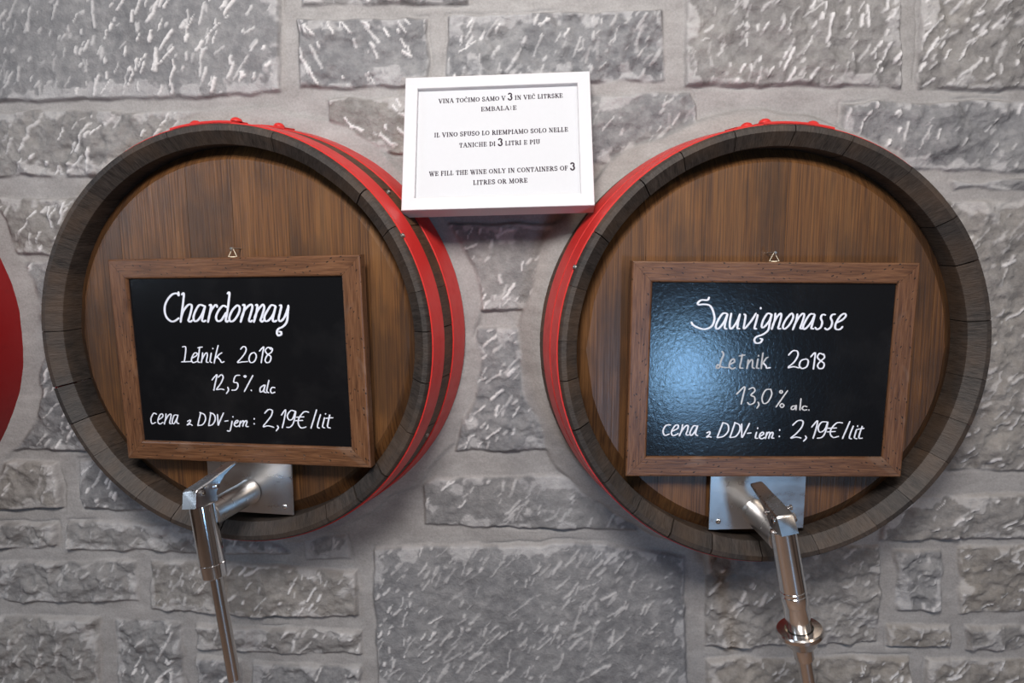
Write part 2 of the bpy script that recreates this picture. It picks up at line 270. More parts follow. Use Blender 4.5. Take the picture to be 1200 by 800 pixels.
# ------------------------------------------------------------------ wall of dressed stone (setting)
# lettering strokes, in tenths of a millimetre on each board; stones, outlines in mm on the wall
LETTERS = {"chardonnay":[[[-888,1032],[-889,986],[-916,1015],[-991,1003],[-1074,932],[-1132,834],[-1143,735],[-1117,654],[-1052,603],[-991,609],[-923,648]],[[-836,1000],[-803,1014],[-822,904],[-864,725],[-897,596]],[[-883,653],[-837,752],[-759,837],[-703,850],[-693,805],[-742,671],[-766,614],[-738,596],[-708,614]],[[-485,825],[-562,843],[-628,769],[-677,671],[-669,608],[-613,617],[-535,706],[-475,822]],[[-475,822],[-529,671],[-542,617],[-516,599],[-487,613]],[[-405,839],[-376,835],[-406,724],[-448,595]],[[-433,652],[-383,759],[-318,833],[-288,838],[-281,815]],[[-126,807],[-182,829],[-256,767],[-310,670],[-294,608],[-230,620],[-149,723]],[[-97,1009],[-65,1018],[-82,916],[-123,740],[-158,625],[-145,595],[-119,607]],[[19,819],[-44,758],[-97,661],[-86,602],[-27,616],[48,704],[81,792],[53,833],[9,814]],[[130,836],[161,832],[132,722],[77,595]],[[95,651],[149,757],[231,832],[272,840],[280,800],[231,669],[212,616],[237,596],[261,612]],[[333,835],[361,831],[337,721],[288,594]],[[302,651],[359,756],[431,831],[458,838],[466,790],[418,668],[395,615],[418,596],[444,612]],[[643,819],[582,833],[520,764],[460,668],[470,606],[528,619],[601,702],[647,816]],[[647,816],[598,668],[588,612],[613,596],[645,611]],[[710,829],[736,822],[705,720],[680,632],[712,601],[777,667],[839,797]],[[844,823],[826,702],[805,597],[744,527],[665,489],[637,436],[658,394],[701,410],[704,443],[674,450]]],"l_letnik":[[[-906,219],[-852,215],[-870,96],[-896,-3]],[[-943,-8],[-861,-5],[-760,1]],[[-766,48],[-686,88],[-672,125],[-721,122],[-773,35],[-753,-16],[-692,-1]],[[-620,216],[-648,98],[-673,4],[-637,-13]],[[-651,206],[-577,219]],[[-580,130],[-596,49],[-613,-13]],[[-600,32],[-538,118],[-508,129],[-507,87],[-531,1],[-500,-11]],[[-438,129],[-459,50],[-469,1],[-441,-13]],[[-405,200],[-406,195]],[[-316,242],[-359,125],[-404,-18]],[[-379,46],[-312,108],[-265,135]],[[-355,76],[-306,32],[-283,-9],[-239,3]],[[43,191],[91,230],[131,206],[113,140],[40,55],[-23,-7],[62,1],[141,7]],[[261,139],[197,117],[165,44],[187,-5],[245,8],[285,81],[261,139]],[[341,164],[414,227],[390,130],[356,-6]],[[524,191],[483,220],[435,174],[462,121],[516,83],[495,10],[442,-5],[422,34],[461,102],[529,150],[548,199],[506,220]]],"l_strength":[[[-463,-275],[-375,-195],[-413,-319],[-447,-431]],[[-357,-234],[-305,-196],[-276,-231],[-310,-305],[-370,-380],[-401,-423],[-333,-412],[-277,-421]],[[-216,-385],[-206,-427],[-245,-478]],[[-3,-200],[-76,-213],[-110,-302],[-58,-314],[-46,-363],[-85,-420],[-155,-426]],[[76,-204],[96,-213],[79,-228],[64,-216],[76,-204]],[[205,-202],[51,-440]],[[163,-421],[165,-428]],[[379,-339],[313,-382],[308,-443],[354,-425],[392,-344]],[[392,-344],[366,-435],[399,-456]],[[458,-269],[423,-380],[411,-436],[441,-455]],[[543,-378],[502,-374],[472,-416],[487,-457],[540,-446]]],"l_price":[[[-1450,-823],[-1499,-812],[-1554,-898],[-1542,-974],[-1478,-952]],[[-1432,-912],[-1354,-867],[-1344,-821],[-1389,-829],[-1438,-920],[-1416,-976],[-1352,-949]],[[-1287,-814],[-1301,-891],[-1332,-974]],[[-1312,-922],[-1247,-834],[-1204,-817],[-1209,-863],[-1240,-954],[-1208,-966]],[[-1092,-830],[-1151,-836],[-1194,-935],[-1166,-965],[-1115,-892],[-1086,-830]],[[-1086,-830],[-1119,-938],[-1083,-960]],[[-933,-923],[-887,-901],[-890,-932],[-944,-979],[-893,-965],[-859,-982]],[[-700,-788],[-765,-979]],[[-713,-780],[-640,-811],[-628,-887],[-682,-964],[-766,-984]],[[-529,-784],[-581,-967]],[[-542,-779],[-477,-808],[-467,-883],[-518,-960],[-588,-980]],[[-422,-806],[-422,-894],[-424,-970],[-384,-893],[-320,-779]],[[-310,-904],[-253,-895]],[[-189,-901],[-215,-990],[-242,-1053],[-282,-1050]],[[-169,-830],[-170,-835]],[[-152,-938],[-102,-916],[-94,-886],[-130,-899],[-158,-950],[-129,-982],[-82,-966]],[[-55,-897],[-75,-981]],[[-64,-940],[-19,-892],[1,-901],[-21,-974]],[[-13,-939],[31,-890],[54,-902],[33,-970],[69,-977]],[[175,-852],[175,-859]],[[169,-927],[168,-934]],[[353,-765],[418,-709],[475,-723],[456,-798],[383,-886],[311,-970],[391,-956],[481,-976]],[[541,-952],[554,-981],[517,-1027]],[[618,-786],[689,-708],[661,-842],[617,-979]],[[843,-729],[774,-716],[712,-791],[733,-855],[791,-839],[842,-734]],[[848,-729],[806,-888],[748,-963],[686,-970]],[[1053,-734],[979,-731],[895,-824],[876,-910],[918,-973],[994,-957]],[[852,-813],[974,-805]],[[836,-867],[952,-859]],[[1178,-697],[1073,-972]],[[1235,-767],[1192,-878],[1177,-952],[1206,-968]],[[1293,-814],[1267,-900],[1256,-949],[1288,-963]],[[1315,-750],[1314,-755]],[[1377,-770],[1347,-874],[1335,-947],[1377,-961]],[[1313,-818],[1427,-808]]],"sauvignonasse":[[[-897,1031],[-919,996],[-1000,995],[-1047,959],[-1036,930],[-967,936],[-877,917],[-823,819],[-808,720],[-843,630],[-931,590],[-1031,609],[-1102,648],[-1126,684]],[[-634,810],[-694,809],[-758,710],[-783,620],[-746,599],[-677,681],[-628,800]],[[-628,800],[-656,661],[-655,607],[-629,597]],[[-575,810],[-589,701],[-584,611],[-548,610],[-489,702],[-455,801]],[[-455,801],[-477,662],[-478,606],[-448,600]],[[-396,801],[-375,782],[-383,682],[-391,607],[-360,619],[-282,723],[-233,812]],[[-206,792],[-221,703],[-241,609],[-211,600]],[[-169,892],[-168,884]],[[-18,803],[-69,813],[-123,723],[-141,634],[-109,622],[-42,704],[-10,798]],[[-10,798],[-31,684],[-45,585],[-111,524],[-208,484],[-231,434],[-203,398],[-144,408],[-122,450],[-151,462]],[[41,814],[36,724],[4,599]],[[16,661],[64,764],[110,814],[126,784],[104,665],[93,609],[128,603]],[[254,809],[195,735],[157,636],[186,600],[249,662],[294,766],[269,817],[235,789]],[[349,806],[336,706],[300,594]],[[316,652],[372,762],[424,816],[446,786],[418,667],[402,613],[437,605]],[[588,807],[528,807],[471,717],[441,627],[471,601],[547,688],[593,797]],[[593,797],[568,668],[558,614],[590,604]],[[742,798],[702,802],[681,758],[705,698],[691,629],[643,596],[613,620]],[[881,809],[839,801],[821,759],[845,699],[830,629],[783,593],[750,613]],[[896,685],[982,730],[1030,786],[1007,819],[952,783],[897,676],[902,604],[962,600],[994,634]]],"r_letnik":[[[-676,276],[-654,233],[-684,144],[-705,51],[-744,43],[-729,89],[-660,54],[-554,49]],[[-557,95],[-496,130],[-508,171],[-549,145],[-565,69],[-523,31],[-479,49]],[[-389,234],[-401,146],[-414,52],[-368,42]],[[-433,214],[-351,229]],[[-302,159],[-306,96],[-313,37]],[[-310,78],[-269,154],[-239,149],[-238,58],[-210,40]],[[-165,172],[-173,96],[-175,48],[-142,41]],[[-160,223],[-160,215]],[[-100,258],[-108,147],[-112,38]],[[-105,92],[-53,180],[-26,198]],[[-86,117],[-49,77],[-32,44],[16,52]],[[265,232],[317,288],[379,288],[396,226],[352,137],[269,53],[344,66],[420,49]],[[512,176],[444,150],[426,79],[469,41],[532,69],[547,145],[512,176]],[[580,209],[637,265],[635,151],[628,34]],[[754,237],[702,257],[673,207],[709,161],[773,114],[765,53],[710,42],[684,88],[720,146],[772,197],[758,248]]],"r_strength":[[[-438,-330],[-330,-225],[-348,-363],[-367,-474]],[[-270,-260],[-209,-237],[-183,-285],[-235,-345],[-183,-375],[-179,-447],[-240,-481],[-277,-453]],[[-128,-447],[-113,-485],[-138,-532]],[[37,-259],[-30,-272],[-74,-375],[-51,-462],[11,-444],[60,-336],[42,-261]],[[190,-276],[211,-297],[192,-317],[171,-297],[190,-276]],[[281,-281],[134,-513]],[[215,-466],[244,-494],[218,-523],[189,-495],[215,-466]],[[412,-496],[362,-507],[354,-546],[392,-545],[422,-491]],[[422,-491],[421,-556]],[[481,-393],[477,-555]],[[575,-509],[529,-501],[508,-535],[535,-560],[578,-552]],[[606,-555],[606,-560]]],"r_price":[[[-1360,-782],[-1423,-790],[-1462,-871],[-1435,-933],[-1372,-915]],[[-1335,-876],[-1254,-831],[-1253,-784],[-1298,-797],[-1343,-889],[-1315,-938],[-1245,-909]],[[-1187,-779],[-1197,-857],[-1226,-940]],[[-1208,-888],[-1148,-802],[-1111,-792],[-1109,-844],[-1130,-922],[-1092,-929]],[[-986,-796],[-1034,-799],[-1076,-895],[-1054,-934],[-1006,-874],[-971,-796]],[[-971,-796],[-996,-908],[-965,-939]],[[-834,-897],[-797,-879],[-793,-913],[-836,-960],[-799,-949],[-770,-960]],[[-613,-751],[-684,-962]],[[-618,-746],[-541,-777],[-531,-868],[-595,-946],[-684,-965]],[[-441,-750],[-500,-961]],[[-446,-745],[-373,-781],[-368,-867],[-417,-945],[-500,-964]],[[-343,-766],[-337,-880],[-327,-961],[-286,-880],[-232,-757]],[[-254,-901],[-201,-895]],[[-123,-887],[-136,-965],[-100,-973]],[[-111,-822],[-111,-830]],[[-73,-947],[-22,-913],[-31,-884],[-66,-903],[-78,-957],[-46,-981],[-3,-962]],[[25,-887],[10,-975]],[[18,-936],[45,-886],[69,-899],[56,-973]],[[63,-931],[96,-884],[115,-905],[101,-965],[132,-970]],[[206,-847],[206,-855]],[[207,-941],[207,-949]],[[390,-779],[459,-713],[529,-721],[524,-799],[447,-903],[375,-969],[450,-953],[520,-968]],[[582,-937],[597,-968],[561,-1013]],[[664,-804],[740,-715],[724,-850],[694,-971]],[[886,-735],[804,-733],[757,-811],[784,-879],[851,-845],[887,-740]],[[891,-735],[866,-876],[821,-954],[753,-970]],[[1104,-745],[1022,-743],[951,-823],[937,-902],[984,-957],[1060,-941]],[[895,-824],[1022,-818]],[[891,-876],[1009,-870]],[[1204,-726],[1119,-972]],[[1260,-791],[1226,-901],[1218,-964],[1249,-977]],[[1310,-843],[1292,-927],[1292,-963],[1326,-976]],[[1321,-786],[1322,-794]],[[1388,-796],[1361,-900],[1356,-963],[1402,-968]],[[1318,-838],[1416,-822]]]}
STONES = {"A1":[[-473,604],[58,591],[53,379],[-130,372],[-378,372],[-500,371]],"A0":[[88,566],[346,560],[348,503],[90,508]],"A01":[[381,571],[642,565],[644,511],[381,514]],"A2":[[81,487],[284,486],[283,383],[79,384]],"A3":[[314,489],[638,489],[645,389],[413,388],[315,389]],"A4":[[671,576],[982,568],[994,372],[838,378],[676,380]],"A5":[[1007,567],[1225,562],[1246,367],[1088,367],[1020,370]],"B1":[[-502,356],[-244,356],[-76,351],[-82,254],[-296,252],[-514,256]],"B2":[[125,368],[253,372],[307,372],[306,284],[122,286]],"B3":[[466,366],[684,371],[695,350],[697,267],[466,270]],"B4":[[909,353],[1247,354],[1258,248],[915,254]],"B5":[[1080,236],[1259,236],[1261,223],[1085,225]],"C4":[[1064,207],[1262,210],[1306,-215],[1097,-215]],"C1":[[-518,219],[-241,222],[-248,125],[-395,126],[-527,140]],"C2":[[-403,119],[-264,118],[-291,-205],[-428,-204],[-568,-213],[-563,-167]],"D4":[[1021,-262],[1310,-247],[1318,-322],[1012,-336]],"E1":[[730,-353],[1013,-344],[1022,-513],[739,-530]],"E2":[[1036,-352],[1112,-347],[1118,-456],[1051,-455]],"E3":[[1137,-344],[1319,-335],[1331,-451],[1149,-458]],"E4":[[1033,-481],[1137,-478],[1139,-516],[1037,-521]],"E5":[[1156,-477],[1333,-471],[1338,-518],[1163,-524]],"F1":[[740,-551],[1076,-536],[1084,-679],[745,-693]],"F2":[[1101,-538],[1340,-533],[1354,-667],[1112,-677]],"M1":[[304,176],[494,175],[459,37],[360,37]],"M2":[[357,9],[436,10],[497,-193],[320,-195]],"M3":[[261,-251],[284,-241],[497,-230],[618,-296],[619,-326],[441,-327],[264,-325]],"M4":[[175,-366],[555,-348],[700,-369],[716,-694],[177,-716]],"L1":[[-570,-229],[-368,-223],[-369,-309],[-580,-318]],"L2":[[-335,-221],[-171,-221],[-177,-310],[-333,-310]],"L3":[[-583,-342],[-382,-334],[-383,-380],[-588,-388]],"L4":[[-363,-332],[-126,-330],[15,-370],[30,-382],[-368,-384]],"L5":[[-592,-415],[-242,-400],[-245,-477],[-408,-485],[-599,-481]],"L6":[[-220,-399],[36,-404],[145,-410],[146,-491],[-37,-500],[-224,-490]],"L7":[[54,-351],[132,-344],[137,-390],[56,-395]],"L8":[[-603,-512],[-322,-509],[-328,-637],[-337,-738],[-631,-750]],"L9":[[-291,-511],[-170,-514],[-175,-731],[-300,-736]],"L10":[[-145,-516],[151,-520],[152,-564],[6,-569],[-145,-560]],"L11":[[-146,-578],[-66,-581],[-73,-727],[-149,-730]],"L12":[[-47,-584],[149,-584],[145,-718],[-55,-726]]}
BARRELS = {'left': ((0.0, 0.0, 0.0), -0.0131, -0.0995), 'right': ((0.7927, -0.0024, -0.0088), 0.0142, 0.0981), 'third': ((-0.7335, 0.0, -0.003), 0.0, -0.03)}
WALL_Y = 0.122
rng = np.random.default_rng(7); random.seed(5)

def hash2(i, j, seed):
    n = (i*374761393 + j*668265263 + seed*974711) & 0xffffffff
    n = ((n ^ (n >> 13))*1274126177) & 0xffffffff
    return ((n ^ (n >> 16)) & 0xffff)/65535.0
def vnoise(x, z, sc, seed):
    X, Z = x*sc, z*sc; i = np.floor(X).astype(np.int64); j = np.floor(Z).astype(np.int64)
    fx, fz = X-i, Z-j; fx = fx*fx*(3-2*fx); fz = fz*fz*(3-2*fz)
    a = hash2(i, j, seed); b = hash2(i+1, j, seed); c = hash2(i, j+1, seed); d = hash2(i+1, j+1, seed)
    return (a*(1-fx)+b*fx)*(1-fz)+(c*(1-fx)+d*fx)*fz - 0.5
def fbm(x, z, sc, seed, o=3): return sum(vnoise(x, z, sc*2**k, seed+k)*0.5**k for k in range(o))
def sstep(a, b, x): t = np.clip((x-a)/(b-a), 0, 1); return t*t*(3-2*t)

def build_wall():
    def axis(a, b, lo, hi, st):
        core = np.arange(a, b, st); out = []; p = a; d = st
        while p > lo: d *= 1.12; p -= min(d, .05); out.append(p)
        out2 = []; p = core[-1]; d = st
        while p < hi: d *= 1.12; p += min(d, .05); out2.append(p)
        return np.array(out[::-1]+core.tolist()+out2)
    gx = axis(-0.62, 1.36, -2.2, 3.0, .0023); gz = axis(-0.74, 0.60, -1.3, 1.7, .0023)
    X, Z = np.meshgrid(gx, gz)
    sd = np.full(X.shape, -1.0); tint = np.full(X.shape, .5); ang = np.full(X.shape, 60.0); lift = np.zeros(X.shape); flat = np.full(X.shape, .8)
    polys = [(n, [(a/1000, b/1000) for a, b in p]) for n, p in STONES.items()]
    # further courses outside the photographed stretch
    z = 0.56
    while z < 1.7:
        h = random.uniform(.12, .2); x = -2.2+random.uniform(0, .2)
        while x < 3:
            wd = random.uniform(.18, .45); polys.append(('o', [(x, z+h-.025), (x+wd-.025, z+h-.025), (x+wd-.025, z), (x, z)])); x += wd
        z += h
    z = -0.70
    while z > -1.3:
        h = random.uniform(.12, .2); x = -2.2+random.uniform(0, .2)
        while x < 3:
            wd = random.uniform(.18, .45); polys.append(('o', [(x, z), (x+wd-.025, z), (x+wd-.025, z-h+.025), (x, z-h+.025)])); x += wd
        z -= h
    for side in (-1, 1):
        z = 0.55
        while z > -0.70:
            h = min(random.uniform(.12, .2), z+.70+.03); x0, x1 = (-2.2, -.56) if side < 0 else (1.31, 3.0); x = x0
            while x < x1-.06:
                wd = min(random.uniform(.2, .45), x1-x); polys.append(('o', [(x, z), (x+wd-.025, z), (x+wd-.025, z-h+.025), (x, z-h+.025)])); x += wd
            z -= h
    wob = fbm(X, Z, 26, 3, 3)*.010
    SL = {'A2': 118, 'D4': 35, 'M3': 58, 'M4': 52, 'C4': 45, 'E1': 48, 'M2': 50, 'B2': 130, 'E3': 40, 'A5': 48, 'A3': 60}
    marks = []
    for name, p in polys:
        xs = [a for a, b in p]; zs = [b for a, b in p]
        i0, i1 = np.searchsorted(gx, [min(xs)-.02, max(xs)+.02]); j0, j1 = np.searchsorted(gz, [min(zs)-.02, max(zs)+.02])
        if i1-i0 < 2 or j1-j0 < 2: continue
        x, zz = X[j0:j1, i0:i1], Z[j0:j1, i0:i1]
        d = np.full(x.shape, 9.0); ins = np.zeros(x.shape, bool); k = len(p)
        for q in range(k):
            (ax, az), (bx, bz) = p[q], p[(q+1) % k]; ex, ez = bx-ax, bz-az
            t = np.clip(((x-ax)*ex+(zz-az)*ez)/(ex*ex+ez*ez), 0, 1)
            d = np.minimum(d, np.hypot(x-ax-ex*t, zz-az-ez*t))
            c = ((az > zz) != (bz > zz)); xi = ax+(zz-az)*ex/(ez if abs(ez) > 1e-9 else 1e-9); ins ^= c & (x < xi)
        s_ = np.where(ins, d, -d)+wob[j0:j1, i0:i1]*.6
        m = s_ > sd[j0:j1, i0:i1]
        sd[j0:j1, i0:i1] = np.where(m, s_, sd[j0:j1, i0:i1])
        tn = random.uniform(.15, .85)
        if name in ('E3', 'F2', 'F1', 'E4'): tn = .95
        if name in ('M4', 'A1', 'A3', 'A2'): tn = .22
        lf = random.uniform(-.002, .003)
        mm = m & (s_ > -.01)
        tint[j0:j1, i0:i1][mm] = tn; lift[j0:j1, i0:i1][mm] = lf; flat[j0:j1, i0:i1][mm] = .38 if name in ('M4', 'A1', 'M3', 'M1') else random.uniform(.8, 1.35)
        area_ = (max(xs)-min(xs))*(max(zs)-min(zs)); base = SL.get(name, random.choice((55, 60, 65, 50)))
        dens = 2700 if name in ('M4', 'A1', 'A4', 'A5', 'A3') else 1800
        if name == 'o': dens = 500
        for _ in range(int(area_*dens)):
            marks.append((random.uniform(min(xs), max(xs)), random.uniform(min(zs), max(zs)), R(base+random.gauss(0, 14)),
                          random.choice((.004, .006, .008, .012, .016, .022, .032))*random.uniform(.7, 1.2), random.uniform(.0009, .0025), random.uniform(.3, 1)))
    stone = sstep(-.002, .004, sd)
    # smooth mortar bedding the barrels
    ring = np.full(X.shape, 9.0)
    camp = np.full(X.shape, .006)
    for key, (c, ti, ya) in BARRELS.items():
        rg = np.hypot(X-(c[0]-math.sin(ya)*.12), Z-c[2]+ti*.12)
        if key == 'right': camp[rg < ring] = .022
        ring = np.minimum(ring, rg)
    coll = 1-sstep(.347, .356, ring+fbm(X, Z, 14, 21, 2)*.022)
    stone *= (1-coll)
    h = stone*(.0050+lift*.7) + stone*sstep(0, .03, sd)*.0025
    rough = fbm(X, Z, 16, 40, 2)*.008+fbm(X*.8+Z*.5, Z*.9-X*.5, 48, 50, 4)*.0085
    h += stone*rough*flat + (1-stone)*(fbm(X, Z, 30, 60, 3)*.0022)
    # ragged groove where mortar meets stone here and there
    groove = np.exp(-((sd+.002)/.0022)**2)*sstep(.0, .22, fbm(X, Z, 9, 77, 2))*(1-coll); h -= groove*.0030
    h += coll*(.003+camp*(1-sstep(.320, .372, ring)))
    # chisel strokes
    mark = np.zeros(X.shape)
    for (mx, mz, a, L, wd, am) in marks:
        if L > .02: L *= random.uniform(.7, 1.3)
        i0, i1 = np.searchsorted(gx, [mx-L-.004, mx+L+.004]); j0, j1 = np.searchsorted(gz, [mz-L-.004, mz+L+.004])
        if i1-i0 < 2 or j1-j0 < 2: continue
        x, zz = X[j0:j1, i0:i1]-mx, Z[j0:j1, i0:i1]-mz
        u = x*math.cos(a)+zz*math.sin(a); v = -x*math.sin(a)+zz*math.cos(a)+.0007*np.sin(u*160+mx*900)
        v = v+vnoise(X[j0:j1, i0:i1], Z[j0:j1, i0:i1], 210, 9)*.0020
        dd = np.hypot(np.maximum(np.abs(u)-L/2, 0), v)
        mark[j0:j1, i0:i1] = np.maximum(mark[j0:j1, i0:i1], am*(1-sstep(wd*.55, wd*1.5, dd)))
    mark *= stone*sstep(.001, .006, sd)
    mark *= .55+.75*sstep(-.25, .25, fbm(X, Z, 5, 91, 2))
    edge = sstep(.16, .30, fbm(X, Z, 34, 88, 4)*.9+.34-sd*18)*stone*.36
    mark = np.clip(np.maximum(mark, edge), 0, 1)
    h += mark*.0026
    Y = WALL_Y-h
    V = np.stack([X, Y, Z], -1).reshape(-1, 3).astype(np.float32)
    nz, nx = X.shape; idx = np.arange(nz*nx).reshape(nz, nx)
    F = np.stack([idx[:-1, :-1], idx[:-1, 1:], idx[1:, 1:], idx[1:, :-1]], -1).reshape(-1, 4)
    keep = ring.reshape(-1)[F].min(1) > .306
    F = F[keep].astype(np.int32)
    me = bpy.data.meshes.new('wall_back'); me.vertices.add(len(V)); me.vertices.foreach_set('co', V.ravel())
    me.loops.add(F.size); me.loops.foreach_set('vertex_index', F.ravel())
    me.polygons.add(len(F)); me.polygons.foreach_set('loop_start', np.arange(0, F.size, 4, dtype=np.int32)); 
    me.update(calc_edges=True); me.validate()
    for nm, arr in (('stone', stone), ('mark', mark), ('tint', tint)):
        at = me.attributes.new(nm, 'FLOAT', 'POINT'); at.data.foreach_set('value', arr.astype(np.float32).ravel())
    me.shade_smooth(); me.materials.append(M_wall)
    o = bpy.data.objects.new('wall_back', me); COL.objects.link(o); o['kind'] = 'structure'
    return o
build_wall()
fl = MB(); fl.box(-2.2, 3.0, -4.2, 0.11, -1.32, -1.28); fo = fl.build('floor', M_floor, None, 0); fo['kind'] = 'structure'

# ------------------------------------------------------------------ barrels
def rad(s): return .3079+.13*s-.10*s*s
def make_barrel(key, label, hoops, red, nails, rivets, seam_at):
    c, tilt, yaw = BARRELS[key]
    root = empty('wine_barrel', c, (-tilt, 0, yaw), label, 'barrel', 'wine barrels set into the stone wall')
    rn = random.Random(hash2(3, len(label), 11))
    # staves
    mb = MB(); n = 25; cuts = [0.]
    for i in range(n): cuts.append(cuts[-1]+rn.uniform(.75, 1.3))
    cuts = [k/cuts[-1]*2*math.pi+.3 for k in cuts]
    for i in range(n):
        j = rn.uniform(-.0008, .0008); mb.cur = rn.random(); gap = .0011 if rn.random() < .45 else .0003
        pr = [(j, .2985), (.0004+j, .3052), (.0024+j, .3072), (.0055+j, rad(.0055)+j*.3)]+[(s, rad(s)) for s in (.02, .05, .08, .11, .14, .17, .20, .25)]
        pr += [(.25, .30), (.058, .2850), (.0165+j, .2815+j*.4), (.0148+j, .2820+j*.4)]
        a0, a1 = cuts[i]+gap/.3, cuts[i+1]-gap/.3; m = 6; vs = []; fs = []; k = len(pr)
        for q in range(m+1):
            a = a0+(a1-a0)*q/m
            for s, r in pr: vs.append((r*math.sin(a), s, r*math.cos(a)))
        for q in range(m):
            for p in range(k): fs.append((q*k+p, q*k+(p+1) % k, (q+1)*k+(p+1) % k, (q+1)*k+p))
        fs += [tuple(range(k)), tuple(range(m*k, m*k+k))[::-1]]
        mb.add(vs, fs)
    mb.build('staves', M_stave, root, 28)
    # head of upright planks with a chamfered edge
    mb = MB(); ri, ro = .2638, .2860; x = -ro
    ych = lambda r: 0.0355+max(0., (r-ri)/(ro-ri))*.018
    while x < ro-.002:
        wd = rn.uniform(.065, .125); x1 = min(x+wd, ro)
        if ro-x1 < .03: x1 = ro
        mb.cur = rn.random(); m = 10; vs = []; fs = []
        xa, xb = x+.0002, x1-.0002; pj = rn.uniform(-.0002, .0002)
        for q in range(m+1):
            xx = xa+(xb-xa)*q/m; zo = math.sqrt(max(ro*ro-xx*xx, 0)); zi = math.sqrt(max(ri*ri-xx*xx, 0))
            zl = [-zo, -(zo+zi)/2, -zi, -zi*.5, 0, zi*.5, zi, (zo+zi)/2, zo]
            vs += [(xx, ych(math.hypot(xx, z))+pj, z) for z in zl]
        for q in range(m):
            for p in range(8): fs.append((q*9+p, q*9+p+1, (q+1)*9+p+1, (q+1)*9+p))
        for q in (0, m):                                  # plank sides
            b = len(vs); vs += [(v[0], v[1]+.006, v[2]) for v in vs[q*9:q*9+9]]
            for p in range(8): fs.append((q*9+p, q*9+p+1, b+p+1, b+p))
        mb.add(vs, fs); x = x1
    mb.build('head', M_head, root, 25, fix=False)
    # iron hoops, their lapped ends and rivets
    for hi, (s0, s1) in enumerate(hoops):
        mb = MB(); th = .0018; ns = 4
        def band(a0, a1, lift, nn):
            pr = [(s0, rad(s0)-.004)]+[(s0+(s1-s0)*k/ns, rad(s0+(s1-s0)*k/ns)+th+lift) for k in range(ns+1)]+[(s1, rad(s1)-.004)]
            vs = []; fs = []; k = len(pr)
            for q in range(nn+1):
                a = a0+(a1-a0)*q/nn
                for s, r in pr: vs.append((r*math.sin(a), s, r*math.cos(a)))
            for q in range(nn):
                for p in range(k): fs.append((q*k+p, q*k+(p+1) % k, (q+1)*k+(p+1) % k, (q+1)*k+p))
            if lift: fs += [tuple(range(k)), tuple(range(nn*k, nn*k+k))[::-1]]
            mb.add(vs, fs)
        band(0, 2*math.pi, 0, 144)
        lo, hi_ = seam_at[hi]; band(lo, hi_, .0024, 24)
        ho = mb.build('hoop', red, root, 28)
        for xo in rivets[hi]:
            rm = MB(); s = (s0+s1)/2; r = rad(s)+th+.0022; z = math.sqrt(r*r-xo*xo)
            rm.dome((xo, s, z), (xo, 0, z), .0085, .006); rm.build('rivet', red, ho, 40)
    for (a, s) in nails:
        nm = MB(); r = rad(s); d = Vector((math.sin(a), 0, math.cos(a))); nm.cyl(d*(r-.004)+Vector((0, s, 0)), d*(r+.002)+Vector((0, s, 0)), .0034, 14, .0008)
        nm.lathe([(.0, .0034), (.0012, .0026), (.0004, .0012)], d*(r+.002)+Vector((0, s, 0)), d, 12)
        nm.build('nail', M_nail, root, 40)
    return root
bl = make_barrel('left', 'oak wine barrel with red hoops behind the Chardonnay chalkboard', [(.0090, .0505), (.0890, .1400)], M_red,
    [(R(60.7), .0085), (R(47), .066), (R(118), .070)], [(-.044, .020), (-.024, .040)], [(-.23, .08), (-.12, .19)])
br = make_barrel('right', 'oak wine barrel with red hoops behind the Sauvignonasse chalkboard', [(.0100, .0460), (.0525, .0980)], M_red,
    [(R(-67.7), .0085)], [(-.022, .046), (-.028, .034)], [(-.10, .22), (-.16, .12)])
b3 = make_barrel('third', 'red-banded barrel cut off by the left edge of the photo', [(.0100, .0500), (.0750, .1390)], M_red_shaded,
    [], [(-.03, .03), (-.01, .05)], [(-.15, .12), (-.12, .16)])

# ------------------------------------------------------------------ lettering
def smooth_path(pts, per=7):
    if len(pts) < 3: return pts
    out = []; P = [pts[0]]+pts+[pts[-1]]
    if pts[0] == pts[-1]: P = [pts[-2]]+pts+[pts[1]]
    for i in range(1, len(P)-2):
        p0, p1, p2, p3 = P[i-1], P[i], P[i+1], P[i+2]
        for k in range(per):
            t = k/per
            out.append(tuple(.5*(2*p1[c]+(p2[c]-p0[c])*t+(2*p0[c]-5*p1[c]+4*p2[c]-p3[c])*t*t+(3*p1[c]-p0[c]-3*p2[c]+p3[c])*t**3) for c in (0, 1)))
    out.append(pts[-1]); return out
def ribbon(mb, pts, wf, y0, hgt):
    """low rounded bead of chalk along pts; wf(dx, dz) -> width"""
    k = len(pts); ring = [(-.5, 0), (-.36, .75), (0, 1), (.36, .75), (.5, 0)]; vs = []; fs = []; ws = []
    for i in range(k):
        a, b = pts[max(i-1, 0)], pts[min(i+1, k-1)]; dx, dz = b[0]-a[0], b[1]-a[1]; L = math.hypot(dx, dz) or 1e-9
        dx, dz = dx/L, dz/L; w_ = wf(dx, dz); ws.append((dx, dz, w_))
        for o, hh in ring: vs.append((pts[i][0]-dz*o*w_, y0-hgt*hh, pts[i][1]+dx*o*w_))
    for i in range(k-1):
        for j in range(4): fs.append((i*5+j, i*5+j+1, (i+1)*5+j+1, (i+1)*5+j))
    mb.add(vs, fs)
    for i, sg in ((0, -1), (k-1, 1)):                     # rounded ends
        dx, dz, w_ = ws[i]; cx, cz = pts[i]; vs = [(cx, y0-hgt, cz)]; fs = []
        for q in range(9):
            a = -math.pi/2+math.pi*q/8; vs.append((cx+sg*dx*math.cos(a)*w_/2-dz*math.sin(a)*w_/2, y0, cz+sg*dz*math.cos(a)*w_/2+dx*math.sin(a)*w_/2))
        fs = [(0, q+1, q+2) for q in range(8)]; mb.add(vs, fs)

